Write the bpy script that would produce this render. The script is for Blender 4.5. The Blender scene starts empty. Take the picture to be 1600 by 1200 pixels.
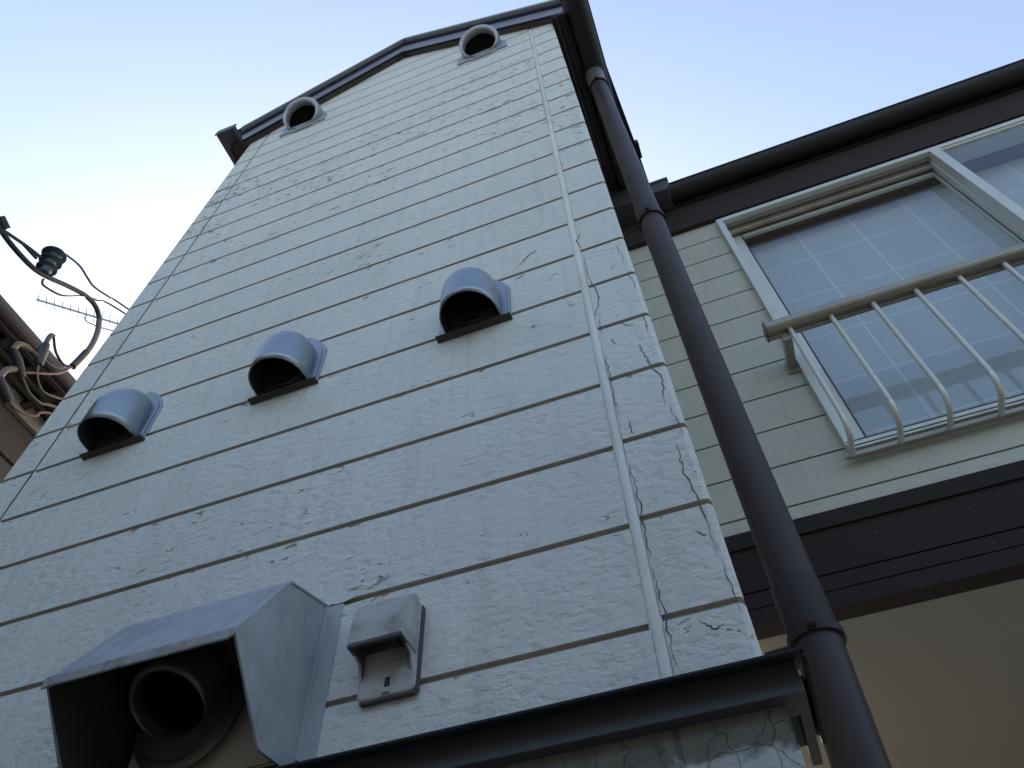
import bpy, bmesh, math, random
from mathutils import Vector, Matrix
random.seed(7)
S = 0.16            # metres per course of siding boards (all coordinates below are in courses)
ZO = 2.57           # height of course 0 above the ground, in metres
sc = bpy.context.scene

# ------------------------------------------------------------------ camera
CAM = (9.00296877, -4.84344913, -5.45533818)
ROT = Matrix(((0.93821393, 0.29354005, 0.18327263),
              (0.34497119, -0.75144313, -0.56243053),
              (-0.02737693, 0.59090394, -0.80627727)))
def W(p): return Vector((p[0]*S, p[1]*S, p[2]*S + ZO))
cd = bpy.data.cameras.new('camera'); cam = bpy.data.objects.new('camera', cd)
sc.collection.objects.link(cam)
cam.matrix_world = Matrix.Translation(W(CAM)) @ ROT.to_4x4()
cd.sensor_width = 36; cd.lens = 1194.1/1600*36; cd.clip_start = 0.02; cd.clip_end = 3000
sc.camera = cam

# ------------------------------------------------------------------ light
SUN_AZ, SUN_EL = math.radians(-28), math.radians(28)     # azimuth from +Y towards +X
sd = Vector((math.sin(SUN_AZ)*math.cos(SUN_EL), math.cos(SUN_AZ)*math.cos(SUN_EL), math.sin(SUN_EL)))
wd = bpy.data.worlds.new('World'); sc.world = wd; wd.use_nodes = True
nt = wd.node_tree; bg = nt.nodes['Background']
sky = nt.nodes.new('ShaderNodeTexSky'); sky.sky_type = 'NISHITA'; sky.sun_disc = False
sky.sun_elevation = SUN_EL; sky.sun_rotation = SUN_AZ
sky.air_density = 1.2; sky.dust_density = 4.0; sky.ozone_density = 1.2; sky.altitude = 50
nt.links.new(sky.outputs[0], bg.inputs[0]); bg.inputs[1].default_value = 0.13
ld = bpy.data.lights.new('sun', 'SUN'); ld.energy = 3.5; ld.angle = math.radians(0.5); ld.color = (1, .95, .87)
lo = bpy.data.objects.new('sun', ld); sc.collection.objects.link(lo)
lo.rotation_euler = (-sd).to_track_quat('-Z', 'Y').to_euler(); lo.location = (0, 0, 30)
sc.view_settings.view_transform = 'Standard'; sc.view_settings.look = 'None'
sc.view_settings.gamma = 1; sc.view_settings.exposure = 1.62

# ------------------------------------------------------------------ materials
class NG:
    def __init__(s, name):
        s.m = bpy.data.materials.new(name); s.m.use_nodes = True; s.t = s.m.node_tree; s.n = s.t.nodes
        s.b = s.n['Principled BSDF']
    def node(s, typ, **kw):
        n = s.n.new(typ)
        for k, v in kw.items():
            if k.startswith('i_'): n.inputs[k[2:].replace('_', ' ')].default_value = v
            else: setattr(n, k, v)
        return n
    def link(s, a, b): s.t.links.new(a, b)
    def coords(s, scale=(1, 1, 1), loc=(0, 0, 0)):
        g = s.node('ShaderNodeNewGeometry'); mp = s.node('ShaderNodeMapping')
        mp.inputs['Scale'].default_value = scale; mp.inputs['Location'].default_value = loc
        s.link(g.outputs['Position'], mp.inputs['Vector']); return mp.outputs[0]
    def objco(s, scale=(1, 1, 1)):
        g = s.node('ShaderNodeTexCoord'); mp = s.node('ShaderNodeMapping'); mp.inputs['Scale'].default_value = scale
        s.link(g.outputs['Object'], mp.inputs['Vector']); return mp.outputs[0]
    def noise(s, v, scale, detail=4, rough=.55, dist=0):
        n = s.node('ShaderNodeTexNoise'); n.inputs['Scale'].default_value = scale; n.inputs['Detail'].default_value = detail
        n.inputs['Roughness'].default_value = rough; n.inputs['Distortion'].default_value = dist
        s.link(v, n.inputs['Vector']); return n.outputs['Fac']
    def ramp(s, f, stops):
        r = s.node('ShaderNodeValToRGB'); e = r.color_ramp.elements
        while len(e) < len(stops): e.new(.5)
        for i, (p, c) in enumerate(stops):
            e[i].position = p; e[i].color = (c, c, c, 1) if isinstance(c, (int, float)) else (*c, 1)
        s.link(f, r.inputs[0]); return r.outputs[0]
    def mul(s, a, b, op='MULTIPLY'):
        m = s.node('ShaderNodeMath', operation=op)
        for i, q in enumerate((a, b)):
            if isinstance(q, (int, float)): m.inputs[i].default_value = q
            else: s.link(q, m.inputs[i])
        return m.outputs[0]
    def mix(s, f, a, b):
        m = s.node('ShaderNodeMix', data_type='RGBA')
        for i, q in zip((0, 6, 7), (f, a, b)):
            if isinstance(q, (int, float)): m.inputs[i].default_value = q
            elif isinstance(q, tuple): m.inputs[i].default_value = (*q, 1)
            else: s.link(q, m.inputs[i])
        return m.outputs[2]
    def bump(s, h, dist=.003, strength=1., prev=None):
        b = s.node('ShaderNodeBump'); b.inputs['Distance'].default_value = dist; b.inputs['Strength'].default_value = strength
        s.link(h, b.inputs['Height'])
        if prev is not None: s.link(prev, b.inputs['Normal'])
        return b.outputs[0]

def siding_mat(name, col, flakes=1.0, rough_bump=.0032, dirt=.0, moss=False):
    g = NG(name); v = g.coords((.62, .62, 1)); v1 = g.coords()
    big = g.noise(v1, 1.3, 3); fine = g.noise(v1, 9, 5, .6)
    # embossed, finely rippled relief of the boards
    vr = g.coords((.8, .8, 1.25))
    wr = g.noise(vr, 62, 2.5, .5, .25)
    wr2 = g.noise(vr, 170, 3, .6, .1)
    low = g.noise(v1, 7, 2, .5)
    ridge = g.ramp(wr, [(.36, 0.), (.46, .55), (.54, .7), (.64, 1.)])
    h = g.mul(g.mul(ridge, g.ramp(low, [(.3, .35), (.65, 1.)])), g.mul(wr2, .45), 'ADD')
    # paint: slight tone drift, faint grime, then shade painted into the relief hollows
    c = g.mix(g.ramp(big, [(.3, 0.), (.7, 1.)]), tuple(x*.93 for x in col), tuple(min(1, x*1.04) for x in col))
    c = g.mix(g.mul(g.ramp(fine, [(.45, 0.), (.75, 1.)]), .22), c, tuple(x*.72 for x in (col[0], col[1]*.97, col[2]*.88)))
    c = g.mix(g.mul(g.ramp(wr, [(.30, 1.), (.42, 0.)]), .28), c, tuple(x*.6 for x in (col[0], col[1]*.98, col[2]*.92)))
    # faint vertical run-off streaks
    vs = g.coords((1, 1, .06)); st = g.noise(vs, 34, 4, .6)
    c = g.mix(g.mul(g.ramp(st, [(.52, 0.), (.72, 1.)]), .16), c, (.2, .18, .15))
    b = g.bump(h, rough_bump, .62)
    if flakes:
        vf = g.coords((.5, .5, 1.15), (3.1, 0, 1.7))
        f1 = g.noise(vf, 56, 3, .62, .8)
        patch = g.noise(g.coords((1, 1, 1.4), (.3, 0, 5.2)), 2.1, 2, .5)
        sep = g.node('ShaderNodeSeparateXYZ'); gg = g.node('ShaderNodeNewGeometry'); g.link(gg.outputs['Position'], sep.inputs[0])
        zz = sep.outputs['Z']
        band = g.node('ShaderNodeMapRange'); band.interpolation_type = 'SMOOTHSTEP'
        for k, q in zip((1, 2, 3, 4), (ZO+7.5*S, ZO+11.5*S, 0.0, 1.0)): band.inputs[k].default_value = q
        g.link(zz, band.inputs[0])
        band2 = g.node('ShaderNodeMapRange'); band2.interpolation_type = 'SMOOTHSTEP'
        for k, q in zip((1, 2, 3, 4), (ZO+14.*S, ZO+16.5*S, 1.0, .15)): band2.inputs[k].default_value = q
        g.link(zz, band2.inputs[0])
        bb = g.mul(band.outputs[0], band2.outputs[0])
        fz = g.node('ShaderNodeMath', operation='FRACT'); g.link(g.mul(g.mul(zz, ZO, 'SUBTRACT'), 1/S), fz.inputs[0])
        chip = g.ramp(fz.outputs[0], [(.0, .0), (.80, .0), (.96, 1.), (1., 1.)])
        w = g.mul(g.mul(g.mul(bb, .088), g.mul(g.mul(patch, .54, 'SUBTRACT'), .36), 'ADD'), g.mul(chip, .055), 'ADD')     # how far the threshold drops
        t = g.mul(f1, w, 'ADD')
        fm = g.ramp(t, [(.695, 0.), (.71, 1.)])
        c = g.mix(g.mul(fm, .85*flakes), c, g.mix(g.noise(v1, 90), (.10, .078, .055), (.34, .29, .23)))
        b = g.bump(g.mul(1., fm, 'SUBTRACT'), .004, .8, b)
    if moss:
        sep = g.node('ShaderNodeSeparateXYZ'); gg = g.node('ShaderNodeNewGeometry'); g.link(gg.outputs['Position'], sep.inputs[0])
        mr = g.node('ShaderNodeMapRange')
        for k, q in zip((1, 2, 3, 4), (ZO-3.25*S, ZO-2.93*S, 0.0, 1.0)): mr.inputs[k].default_value = q
        g.link(sep.outputs['Z'], mr.inputs[0])
        mm = g.ramp(g.mul(mr.outputs[0], g.mul(g.mul(g.noise(v1, 14, 6, .65, .8), .5, 'SUBTRACT'), 1.5), 'ADD'), [(.38, 0.), (.62, 1.)])
        c = g.mix(g.mul(mm, .9), c, g.mix(g.noise(v1, 40, 5), (.05, .048, .03), (.19, .18, .13)))
        cr = g.node('ShaderNodeTexVoronoi', feature='DISTANCE_TO_EDGE'); cr.inputs['Scale'].default_value = 17
        dv = g.node('ShaderNodeVectorMath', operation='ADD')
        nz = g.node('ShaderNodeTexNoise'); nz.inputs['Scale'].default_value = 22; g.link(v1, nz.inputs['Vector'])
        sc_ = g.node('ShaderNodeVectorMath', operation='SCALE'); sc_.inputs['Scale'].default_value = .07
        g.link(nz.outputs['Color'], sc_.inputs[0]); g.link(sc_.outputs[0], dv.inputs[0]); g.link(g.coords((1.6, 1.6, .7)), dv.inputs[1])
        g.link(dv.outputs[0], cr.inputs['Vector'])
        cm = g.ramp(cr.outputs['Distance'], [(.005, 1.), (.015, 0.)])
        c = g.mix(g.mul(cm, g.mul(g.ramp(g.noise(v1, 7), [(.45, 0.), (.55, .8)]), g.mul(1., mm, 'SUBTRACT'))), c, (.03, .03, .028))
        b = g.bump(g.mul(1., cm, 'SUBTRACT'), .004, .8, b)
    g.link(c, g.b.inputs['Base Color']); g.link(b, g.b.inputs['Normal'])
    g.b.inputs['Roughness'].default_value = .62; g.b.inputs['Specular IOR Level'].default_value = .3
    return g.m

def basic(name, col, rough=.5, metal=0., var=.18, bump=0., nscale=18, dirt=None, spec=.5, dirt_amt=.5, dirt_scale=6):
    g = NG(name); v = g.coords()
    n = g.noise(v, nscale, 5, .6)
    c = g.mix(n, tuple(x*(1-var) for x in col), tuple(min(1, x*(1+var)) for x in col))
    if dirt:
        d = g.ramp(g.noise(v, dirt_scale, 6, .68), [(.48, 0.), (.68, 1.)])
        c = g.mix(g.mul(d, dirt_amt), c, dirt)
    g.link(c, g.b.inputs['Base Color'])
    r = g.mul(g.mul(n, .25), rough-.1, 'ADD'); g.link(r, g.b.inputs['Roughness'])
    g.b.inputs['Metallic'].default_value = metal; g.b.inputs['Specular IOR Level'].default_value = spec
    if bump: g.link(g.bump(g.noise(v, nscale*4, 4), bump, .6), g.b.inputs['Normal'])
    return g.m

WHITE = siding_mat('aged white siding paint', (.69, .68, .62), 1.0)
LOWER = siding_mat('stained lower wall paint', (.5, .51, .5), 0, moss=True)
BEIGE = siding_mat('beige siding paint', (.44, .43, .37), 0, .0018)
GROOVE = basic('grimy groove', (.36, .31, .24), .9, var=.4, nscale=9)
GROOVE2 = basic('groove of beige siding', (.2, .19, .145), .9, var=.3)
SEAL = basic('joint sealant', (.74, .735, .67), .7, var=.05, dirt=(.48, .46, .40), dirt_amt=.4, spec=.2)
CRACK = basic('open crack', (.12, .115, .10), .95, spec=.1)
STEEL = basic('silver painted steel', (.30, .325, .36), .34, .8, .06, nscale=5, dirt=(.30, .31, .33), dirt_amt=.4)
ZINC = basic('galvanised steel', (.40, .425, .45), .52, .55, .14, .0006, 30, dirt=(.34, .35, .36), dirt_amt=.6, dirt_scale=14)
ZINCB = basic('bright galvanised hood', (.36, .385, .41), .5, .6, .1, nscale=12, dirt=(.42, .36, .30), dirt_amt=.5)
ZRUST = basic('dirty hemmed steel edge', (.40, .39, .37), .6, .5, .3, .001, 40, dirt=(.13, .12, .11), dirt_amt=.8, dirt_scale=30)
DARK_INSIDE = basic('steel inside with painted shade', (.035, .034, .03), .8, .2)  # darkness of unlit hood insides and openings is put into this colour
def zinc_streaks(m):
    g = NG.__new__(NG); g.m = m; g.t = m.node_tree; g.n = g.t.nodes; g.b = g.n['Principled BSDF']
    src = g.b.inputs['Base Color'].links[0].from_socket
    a = g.ramp(g.noise(g.coords((1, .35, .18)), 60, 6, .7, .4), [(.42, 0.), (.62, 1.)])
    b = g.ramp(g.noise(g.coords(), 9, 5, .65), [(.4, 0.), (.7, 1.)])
    c = g.mix(g.mul(a, .45), src, (.17, .175, .18)); c = g.mix(g.mul(b, .4), c, (.52, .54, .55)); g.link(c, g.b.inputs['Base Color'])
zinc_streaks(ZINC)
LIPM = basic('grimy drip lip', (.075, .068, .05), .7, .3, .3)
BROWN = basic('dark brown sheet metal', (.024, .017, .015), .6, .0, .15, nscale=6, spec=.12)
BROWNB = basic('brown painted board', (.036, .026, .025), .7, 0, .2, .0008, 12, spec=.15)
GUTTER = basic('dark brown gutter', (.017, .014, .014), .5, 0, .12, nscale=7, spec=.3, dirt=(.03, .028, .025), dirt_amt=.5)
PIPE = basic('brown drain pipe', (.041, .027, .025), .45, 0, .08, nscale=5, spec=.28, dirt=(.045, .039, .037), dirt_amt=.45)
SLATE = basic('dark slate ledge metal', (.060, .065, .070), .42, .1, .12, nscale=8, dirt=(.06, .06, .055), dirt_amt=.4)
RAKEM = basic('greyish purple verge metal', (.25, .245, .285), .38, .4, .12, nscale=8, dirt=(.10, .095, .11), dirt_amt=.5)
RAKET = basic('pale verge edge', (.30, .33, .31), .5, .3, .15)
FRAME = basic('weathered pale aluminium', (.56, .555, .50), .38, .35, .07, nscale=10, dirt=(.42, .41, .36), dirt_amt=.35)
BRONZE = basic('champagne aluminium', (.32, .295, .24), .36, .6, .1, nscale=14, dirt=(.2, .18, .14), dirt_amt=.5)
RUBBER = basic('glazing rubber', (.06, .035, .03), .7)
PLAST = basic('aged beige plastic', (.42, .415, .39), .5, 0, .06, .0005, 20, dirt=(.17, .15, .12), dirt_amt=.7, dirt_scale=22)
PLASTD = basic('grimy plastic rim', (.075, .062, .055), .65, 0, .3, .0008, 40)
SOFFIT = basic('beige porch ceiling board', (.20, .19, .16), .8, 0, .05, .0006, 60)
NBROWN = basic('neighbour brown siding', (.05, .038, .04), .55, .2, .1)
NEAVE = basic('neighbour dark eave', (.012, .010, .009), .6, 0, .25)
NBEIGE = basic('neighbour pale frieze', (.30, .30, .26), .7)
RAFT = basic('weathered rafter', (.035, .028, .022), .8, 0, .3)
BLACK = basic('black cable sheath', (.018, .017, .021), .38, 0, .15)
GREYC = basic('grey cable sheath', (.07, .068, .072), .42, 0, .12)
IVORY = basic('ivory sleeve', (.09, .082, .06), .42, 0, .08)
TAN = basic('tan sleeve', (.13, .10, .06), .45)
RED = basic('red wire', (.11, .045, .04), .45)
BLUEG = basic('blue green porcelain', (.04, .065, .085), .22, 0, .15)
ALU = basic('antenna aluminium', (.35, .36, .38), .4, .7)
CONC = basic('concrete ground', (.17, .17, .165), .9, 0, .2, .002, 6, dirt=(.10, .10, .095))
OPPW = basic('unseen added mortar wall', (.42, .43, .44), .9, 0, .08, .001, 30)
ROOF = basic('roof slates', (.07, .07, .075), .7, 0, .2)

def glass_mat():
    g = NG('window glass'); t = g.t; n = g.n; n.remove(g.b)
    out = n['Material Output']; fr = g.node('ShaderNodeFresnel'); fr.inputs[0].default_value = 1.52
    gl = g.node('ShaderNodeBsdfGlossy'); gl.inputs['Roughness'].default_value = .012; gl.inputs['Color'].default_value = (.95, .97, 1, 1)
    tr = g.node('ShaderNodeBsdfTransparent'); tr.inputs[0].default_value = (.86, .89, .90, 1)
    wv = g.bump(g.noise(g.coords(), 2.2, 2), .0012, .4); g.link(wv, gl.inputs['Normal'])
    mx = g.node('ShaderNodeMixShader'); gb = g.node('ShaderNodeNewGeometry'); f = g.mul(g.mul(g.mul(fr.outputs[0], 1.2), .02, 'ADD'), g.mul(1., gb.outputs['Backfacing'], 'SUBTRACT'))
    g.link(f, mx.inputs[0]); g.link(tr.outputs[0], mx.inputs[1]); g.link(gl.outputs[0], mx.inputs[2]); g.link(mx.outputs[0], out.inputs[0])
    return g.m
GLASS = glass_mat()
def curtain_mat():
    g = NG('checked lace curtain'); sep = g.node('ShaderNodeSeparateXYZ')
    g.link(g.coords((1/S, 1/S, 1/S)), sep.inputs[0])
    def lines(o, period, off, wdt):
        a = g.mul(g.mul(g.mul(o, off, 'ADD'), 1/period), 0, 'ADD'); fr = g.mul(a, 1, 'FRACT') if False else None
        m = g.node('ShaderNodeMath', operation='FRACT'); g.link(a, m.inputs[0])
        return g.ramp(m.outputs[0], [(0., 1.), (wdt, 1.), (wdt*1.3, 0.), (1., 0.)])
    l1 = lines(sep.outputs['X'], 1.42, -13.85+.02, .028); l2 = lines(sep.outputs['Z'], 1.72, -(ZO/S+13.03)+.02, .022)
    m = g.node('ShaderNodeMath', operation='MAXIMUM'); g.link(l1, m.inputs[0]); g.link(l2, m.inputs[1])
    v = g.noise(g.coords((1, 1, .1)), 12, 3)
    base = g.mix(v, (.56, .56, .58), (.63, .63, .65))
    c = g.mix(m.outputs[0], base, (.78, .78, .78)); g.link(c, g.b.inputs['Base Color']); g.b.inputs['Roughness'].default_value = .9
    return g.m
CURT = curtain_mat()

# ------------------------------------------------------------------ helpers
COL = sc.collection
def tagp(o, label=None, cat=None, group=None, kind=None):
    for k, v in (('label', label), ('category', cat), ('group', group), ('kind', kind)):
        if v: o[k] = v
    return o
def thing(name, loc, label, cat, group=None):
    o = bpy.data.objects.new(name, None); COL.objects.link(o); o.location = W(loc); o.empty_display_size = .05
    return tagp(o, label, cat, group)
def absloc(o):
    v = o.location.copy(); q = o.parent
    while q: v += q.location; q = q.parent
    return v
def obj(name, bm, mats, parent=None, smooth=False, bevel=0, auto=None, solid=0, keep=False):
    me = bpy.data.meshes.new(name)
    bmesh.ops.recalc_face_normals(bm, faces=bm.faces) if not keep else None
    for v in bm.verts: v.co = W(v.co)
    off = absloc(parent) if parent else None
    if off is None:
        xs = [v.co for v in bm.verts]
        off = Vector((sum(v.x for v in xs)/len(xs), sum(v.y for v in xs)/len(xs), min(v.z for v in xs)))
    for v in bm.verts: v.co -= off
    bm.to_mesh(me); bm.free()
    o = bpy.data.objects.new(name, me); COL.objects.link(o)
    if parent: o.parent = parent
    else: o.location = off
    for m in (mats if isinstance(mats, (list, tuple)) else [mats]): me.materials.append(m)
    if smooth:
        for p in me.polygons: p.use_smooth = True
        if auto:
            try: me.set_sharp_from_angle(angle=math.radians(auto))
            except Exception: pass
    if solid:
        m = o.modifiers.new('thick', 'SOLIDIFY'); m.thickness = solid*S; m.offset = -1
        if len(me.materials) > 1: m.material_offset = 1
    if bevel:
        b = o.modifiers.new('bevel', 'BEVEL'); b.width = bevel*S; b.segments = 2; b.limit_method = 'ANGLE'; b.harden_normals = False
    return o
def NB(): return bmesh.new()
def box(bm, x0, x1, y0, y1, z0, z1, mi=0):
    v = [bm.verts.new((x, y, z)) for x in (x0, x1) for y in (y0, y1) for z in (z0, z1)]
    for f in ((0, 1, 3, 2), (4, 6, 7, 5), (0, 4, 5, 1), (2, 3, 7, 6), (0, 2, 6, 4), (1, 5, 7, 3)):
        bm.faces.new([v[i] for i in f]).material_index = mi
    return bm
def prism(bm, pts, d, mi=0):
    """closed polygon of 3D points pushed along vector d"""
    a = [bm.verts.new(p) for p in pts]; b = [bm.verts.new(Vector(p)+Vector(d)) for p in pts]; n = len(a)
    bm.faces.new(a).material_index = mi; bm.faces.new(b[::-1]).material_index = mi
    for i in range(n): bm.faces.new((a[i], a[(i+1) % n], b[(i+1) % n], b[i])).material_index = mi
    return bm
def smoothpath(pts, n=6):
    P = [Vector(p) for p in pts]
    if len(P) < 3: return P
    out = []
    for i in range(len(P)-1):
        p0 = P[max(i-1, 0)]; p1 = P[i]; p2 = P[i+1]; p3 = P[min(i+2, len(P)-1)]
        for k in range(n):
            t = k/n
            out.append(.5*((2*p1)+(p2-p0)*t+(2*p0-5*p1+4*p2-p3)*t*t+(3*p1-p0-3*p2+p3)*t**3))
    return out+[P[-1]]
def tube(bm, pts, r, seg=12, cap=True, mi=0):
    P = [Vector(p) for p in pts]; rings = []; prev = None
    for i, p in enumerate(P):
        t = (P[min(i+1, len(P)-1)]-P[max(i-1, 0)]).normalized()
        if prev is None:
            a = Vector((0, 0, 1)) if abs(t.z) < .9 else Vector((1, 0, 0)); u = t.cross(a).normalized()
        else: u = (prev-t*prev.dot(t)).normalized()
        prev = u; w = t.cross(u); rr = r(i/(len(P)-1)) if callable(r) else r
        rings.append([bm.verts.new(p+(u*math.cos(2*math.pi*k/seg)+w*math.sin(2*math.pi*k/seg))*rr) for k in range(seg)])
    for a, b in zip(rings, rings[1:]):
        for k in range(seg): bm.faces.new((a[k], a[(k+1) % seg], b[(k+1) % seg], b[k])).material_index = mi
    if cap: bm.faces.new(rings[0][::-1]); bm.faces.new(rings[-1])
    return bm
def lathe(bm, p0, axis, prof, seg=28, mi=0):
    """prof = [(distance along axis, radius)]"""
    ax = Vector(axis).normalized(); a = Vector((0, 0, 1)) if abs(ax.z) < .9 else Vector((1, 0, 0))
    u = ax.cross(a).normalized(); w = ax.cross(u); rings = []
    for d, r in prof:
        rings.append([bm.verts.new(Vector(p0)+ax*d+(u*math.cos(2*math.pi*k/seg)+w*math.sin(2*math.pi*k/seg))*max(r, 1e-4)) for k in range(seg)])
    for a_, b_ in zip(rings, rings[1:]):
        for k in range(seg): bm.faces.new((a_[k], a_[(k+1) % seg], b_[(k+1) % seg], b_[k])).material_index = mi
    return bm
def siding(bm, path, z0, z1, off=0., dep=.04, up=.018, dn=.05, mi=(0, 1)):
    """boards with grooves, swept along a plan path of (x, y, nx, ny), n = inward"""
    prof = [(z0, 0., 0)]; k = math.ceil(z0-off)
    while k+off < z1:
        z = k+off
        if z-dn > z0 and z+up < z1:
            prof += [(z-dn, 0., 0), (z-.008, dep, 1), (z+up-.004, dep, 1), (z+up, 0., 0)]
        k += 1
    prof.append((z1, 0., 0))
    cols = [[bm.verts.new((x+nx*d, y+ny*d, z)) for z, d, _ in prof] for x, y, nx, ny in path]
    for a, b in zip(cols, cols[1:]):
        for i in range(len(prof)-1):
            # index: bevel below the groove keeps paint, back and roof of the groove are grimy
            f = bm.faces.new((a[i], b[i], b[i+1], a[i+1])); f.material_index = mi[1] if prof[i][2] else mi[0]
def cut(bm, co, no):
    bmesh.ops.bisect_plane(bm, geom=bm.verts[:]+bm.edges[:]+bm.faces[:], plane_co=co, plane_no=no, clear_outer=True)

PK = 4.25; PZ = 21.15; EZ = 17.78; SL = (PZ-EZ)/(PK+.62)
def rake(x): return PZ-SL*abs(x-PK)

# ------------------------------------------------------------------ ground
bm = NB(); v = [bm.verts.new((x, y, -ZO/S)) for x, y in ((-9000, -9000), (9000, -9000), (9000, 9000), (-9000, 9000))]; bm.faces.new(v)
tagp(obj('ground', bm, CONC), kind='structure')

# ------------------------------------------------------------------ the house
house = thing('house', (4.2, 3, -ZO/S), 'two storey house with cracked white siding, a narrow gabled bay and a set-back window wall', 'house')
DL = -2.5
bm = NB()
X0, X1 = -.618, 9.108
siding(bm, [(.018, 0, 0, 1), (8.40, 0, 0, 1)], DL, 21.6)
siding(bm, [(X0, 6.1, 1, 0), (X0, .05, 1, 0), (X0+.012, .014, .9, .45), (X0+.05, 0, 0, 1), (-.018, 0, 0, 1)], DL, 21.6, .03)
siding(bm, [(8.50, 0, 0, 1), (X1-.05, 0, 0, 1), (X1-.012, .014, -.9, .45), (X1, .05, -1, 0), (X1, 6.04, -1, 0)], DL, 21.6, .045)
s2 = math.hypot(1, SL)
cut(bm, (PK, 0, PZ), Vector((SL, 0, 1))); cut(bm, (PK, 0, PZ), Vector((-SL, 0, 1)))
for v in bm.verts: pass
wall = obj('bay_wall', bm, [WHITE, GROOVE], house)
bm = NB(); prism(bm, [(X0+.06, .06, DL), (X1-.06, .06, DL), (X1-.06, .06, rake(X1)), (PK, .06, PZ), (X0+.06, .06, rake(X0))], (0, .3, 0)); obj('wall_core', bm, GROOVE, house)  # unseen backing, added so no sun leaks through the joints
bm = NB()
# sealed joints (the right one is a wide raised bead, the left one narrow)
zs = [DL+.4*i for i in range(60)]
def bead(xa, xb, y, jit, ztop):
    prev = None
    for i in range(80):
        z = DL+(ztop-DL)*i/79; a = bm.verts.new((xa+random.uniform(-jit, jit), y+.012, z)); b = bm.verts.new((xa+.02, y, z))
        c = bm.verts.new((xb-.02, y, z)); d = bm.verts.new((xb+random.uniform(-jit, jit), y+.012, z))
        if prev:
            for p, q, r_, s_ in ((prev[0], prev[1], b, a), (prev[1], prev[2], c, b), (prev[2], prev[3], d, c)): bm.faces.new((p, q, r_, s_))
        prev = (a, b, c, d)
bead(8.395, 8.50, .001, .005, 9.6)
DL_, DL = DL, 9.6; bead(8.40, 8.50, .010, .001, rake(8.45)-.05); bead(8.432, 8.468, -.008, .004, rake(8.45)-.05); DL = DL_
bead(-.026, .026, .012, .004, rake(0)-.05)
obj('joint_sealant', bm, SEAL, house, True, auto=50)

# cracks: thin open splits along the corner boards and the joint
def crackline(bm, pts, w0, y=-.0035, sub=9, jit=.014):
    P = []
    for (xa, za), (xb, zb) in zip(pts, pts[1:]):
        for k in range(sub):
            t = k/sub; P.append((xa+(xb-xa)*t+random.uniform(-jit, jit), za+(zb-za)*t+random.uniform(-jit, jit)))
    P.append(pts[-1]); n = len(P)
    top = []; bot = []
    for i, (x, z) in enumerate(P):
        a = P[min(i+1, n-1)]; b = P[max(i-1, 0)]; d = Vector((a[0]-b[0], a[1]-b[1])); d = d.normalized() if d.length else Vector((0, 1))
        w = w0*(math.sin(math.pi*min(max((i+.3)/n, .02), .98))**.6)*random.uniform(.45, 1.3)/2
        top.append(bm.verts.new((x-d.y*w, y, z+d.x*w))); bot.append(bm.verts.new((x+d.y*w, y, z-d.x*w)))
    for i in range(n-1): bm.faces.new((top[i], top[i+1], bot[i+1], bot[i]))
bm = NB()
for pts, w in (
    ([(8.515, -2.40), (8.53, -1.9), (8.515, -1.5)], .016), ([(8.515, -1.4), (8.53, -.85), (8.515, -.3)], .02), ([(8.52, .4), (8.51, 1.05), (8.52, 1.5)], .014),
    ([(8.5, 2.3), (8.6, 2.7), (8.52, 3.4), (8.53, 3.9)], .02), ([(8.52, 4.1), (8.47, 4.35), (8.56, 4.6)], .02), ([(8.52, 1.9), (8.55, 2.25)], .014),
    ([(9.03, -1.5), (9.02, -1.0), (8.96, -.6), (8.97, -.2)], .018), ([(9.06, -.1), (9.02, .35)], .014), ([(8.97, .35), (9.03, .75), (8.93, 1.25), (8.9, 1.5)], .02),
    ([(9.03, 1.65), (9.05, 2.0)], .02), ([(9.06, 2.6), (9.03, 3.1)], .014), ([(9.02, 3.3), (8.98, 3.9)], .012), ([(9.07, -2.1), (9.04, -1.6)], .012),
    ([(8.75, -2.06), (8.85, -2.16), (8.92, -2.13)], .018), ([(8.60, -2.05), (8.70, -2.03)], .010), ([(8.92, -1.25), (8.98, -1.33)], .016), ([(8.76, 2.05), (8.84, 1.9), (8.92, 1.9)], .02),
    ([(8.62, 1.75), (8.66, 1.62)], .016), ([(8.60, .3), (8.61, .1)], .02), ([(8.82, 3.3), (8.9, 3.35)], .016), ([(8.9, 3.8), (9.0, 3.85)], .012), ([(8.86, 5.3), (8.95, 5.35)], .012),
    ([(7.62, 4.22), (7.75, 4.42), (7.9, 4.5)], .04), ([(7.55, 3.86), (7.68, 3.9)], .03), ([(8.05, 3.6), (8.12, 3.66)], .022), ([(8.2, 2.75), (8.28, 2.72)], .02),
    ([(4.1, -.62), (4.25, -.60)], .02), ([(6.28, -1.14), (6.36, -1.11)], .018), ([(.55, 2.2), (.62, 2.4)], .03), ([(.2, 2.35), (.4, 2.52)], .016), ([(1.1, 2.4), (1.2, 2.5)], .02),
    ([(2.3, 9.2), (2.5, 9.25)], .04), ([(3.1, 10.1), (3.3, 10.15)], .05), ([(5.0, 12.1), (5.3, 12.15), (5.5, 12.1)], .05), ([(3.6, 9.35), (3.9, 9.4)], .05), ([(4.6, 10.4), (4.9, 10.5)], .05),
    ([(6.1, 11.4), (6.4, 11.45)], .04), ([(6.9, 3.9), (7.0, 4.0)], .0001), ([(8.74, 10.3), (8.82, 10.34)], .04), ([(8.5, 4.97), (8.75, 5.02), (9.0, 5.03)], .018), ([(8.54, 4.0), (8.8, 4.05)], .02)):
    if w > .001: crackline(bm, pts, w*.72)
cr = obj('open_crack', bm, CRACK, house); cr['kind'] = 'stuff'

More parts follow.
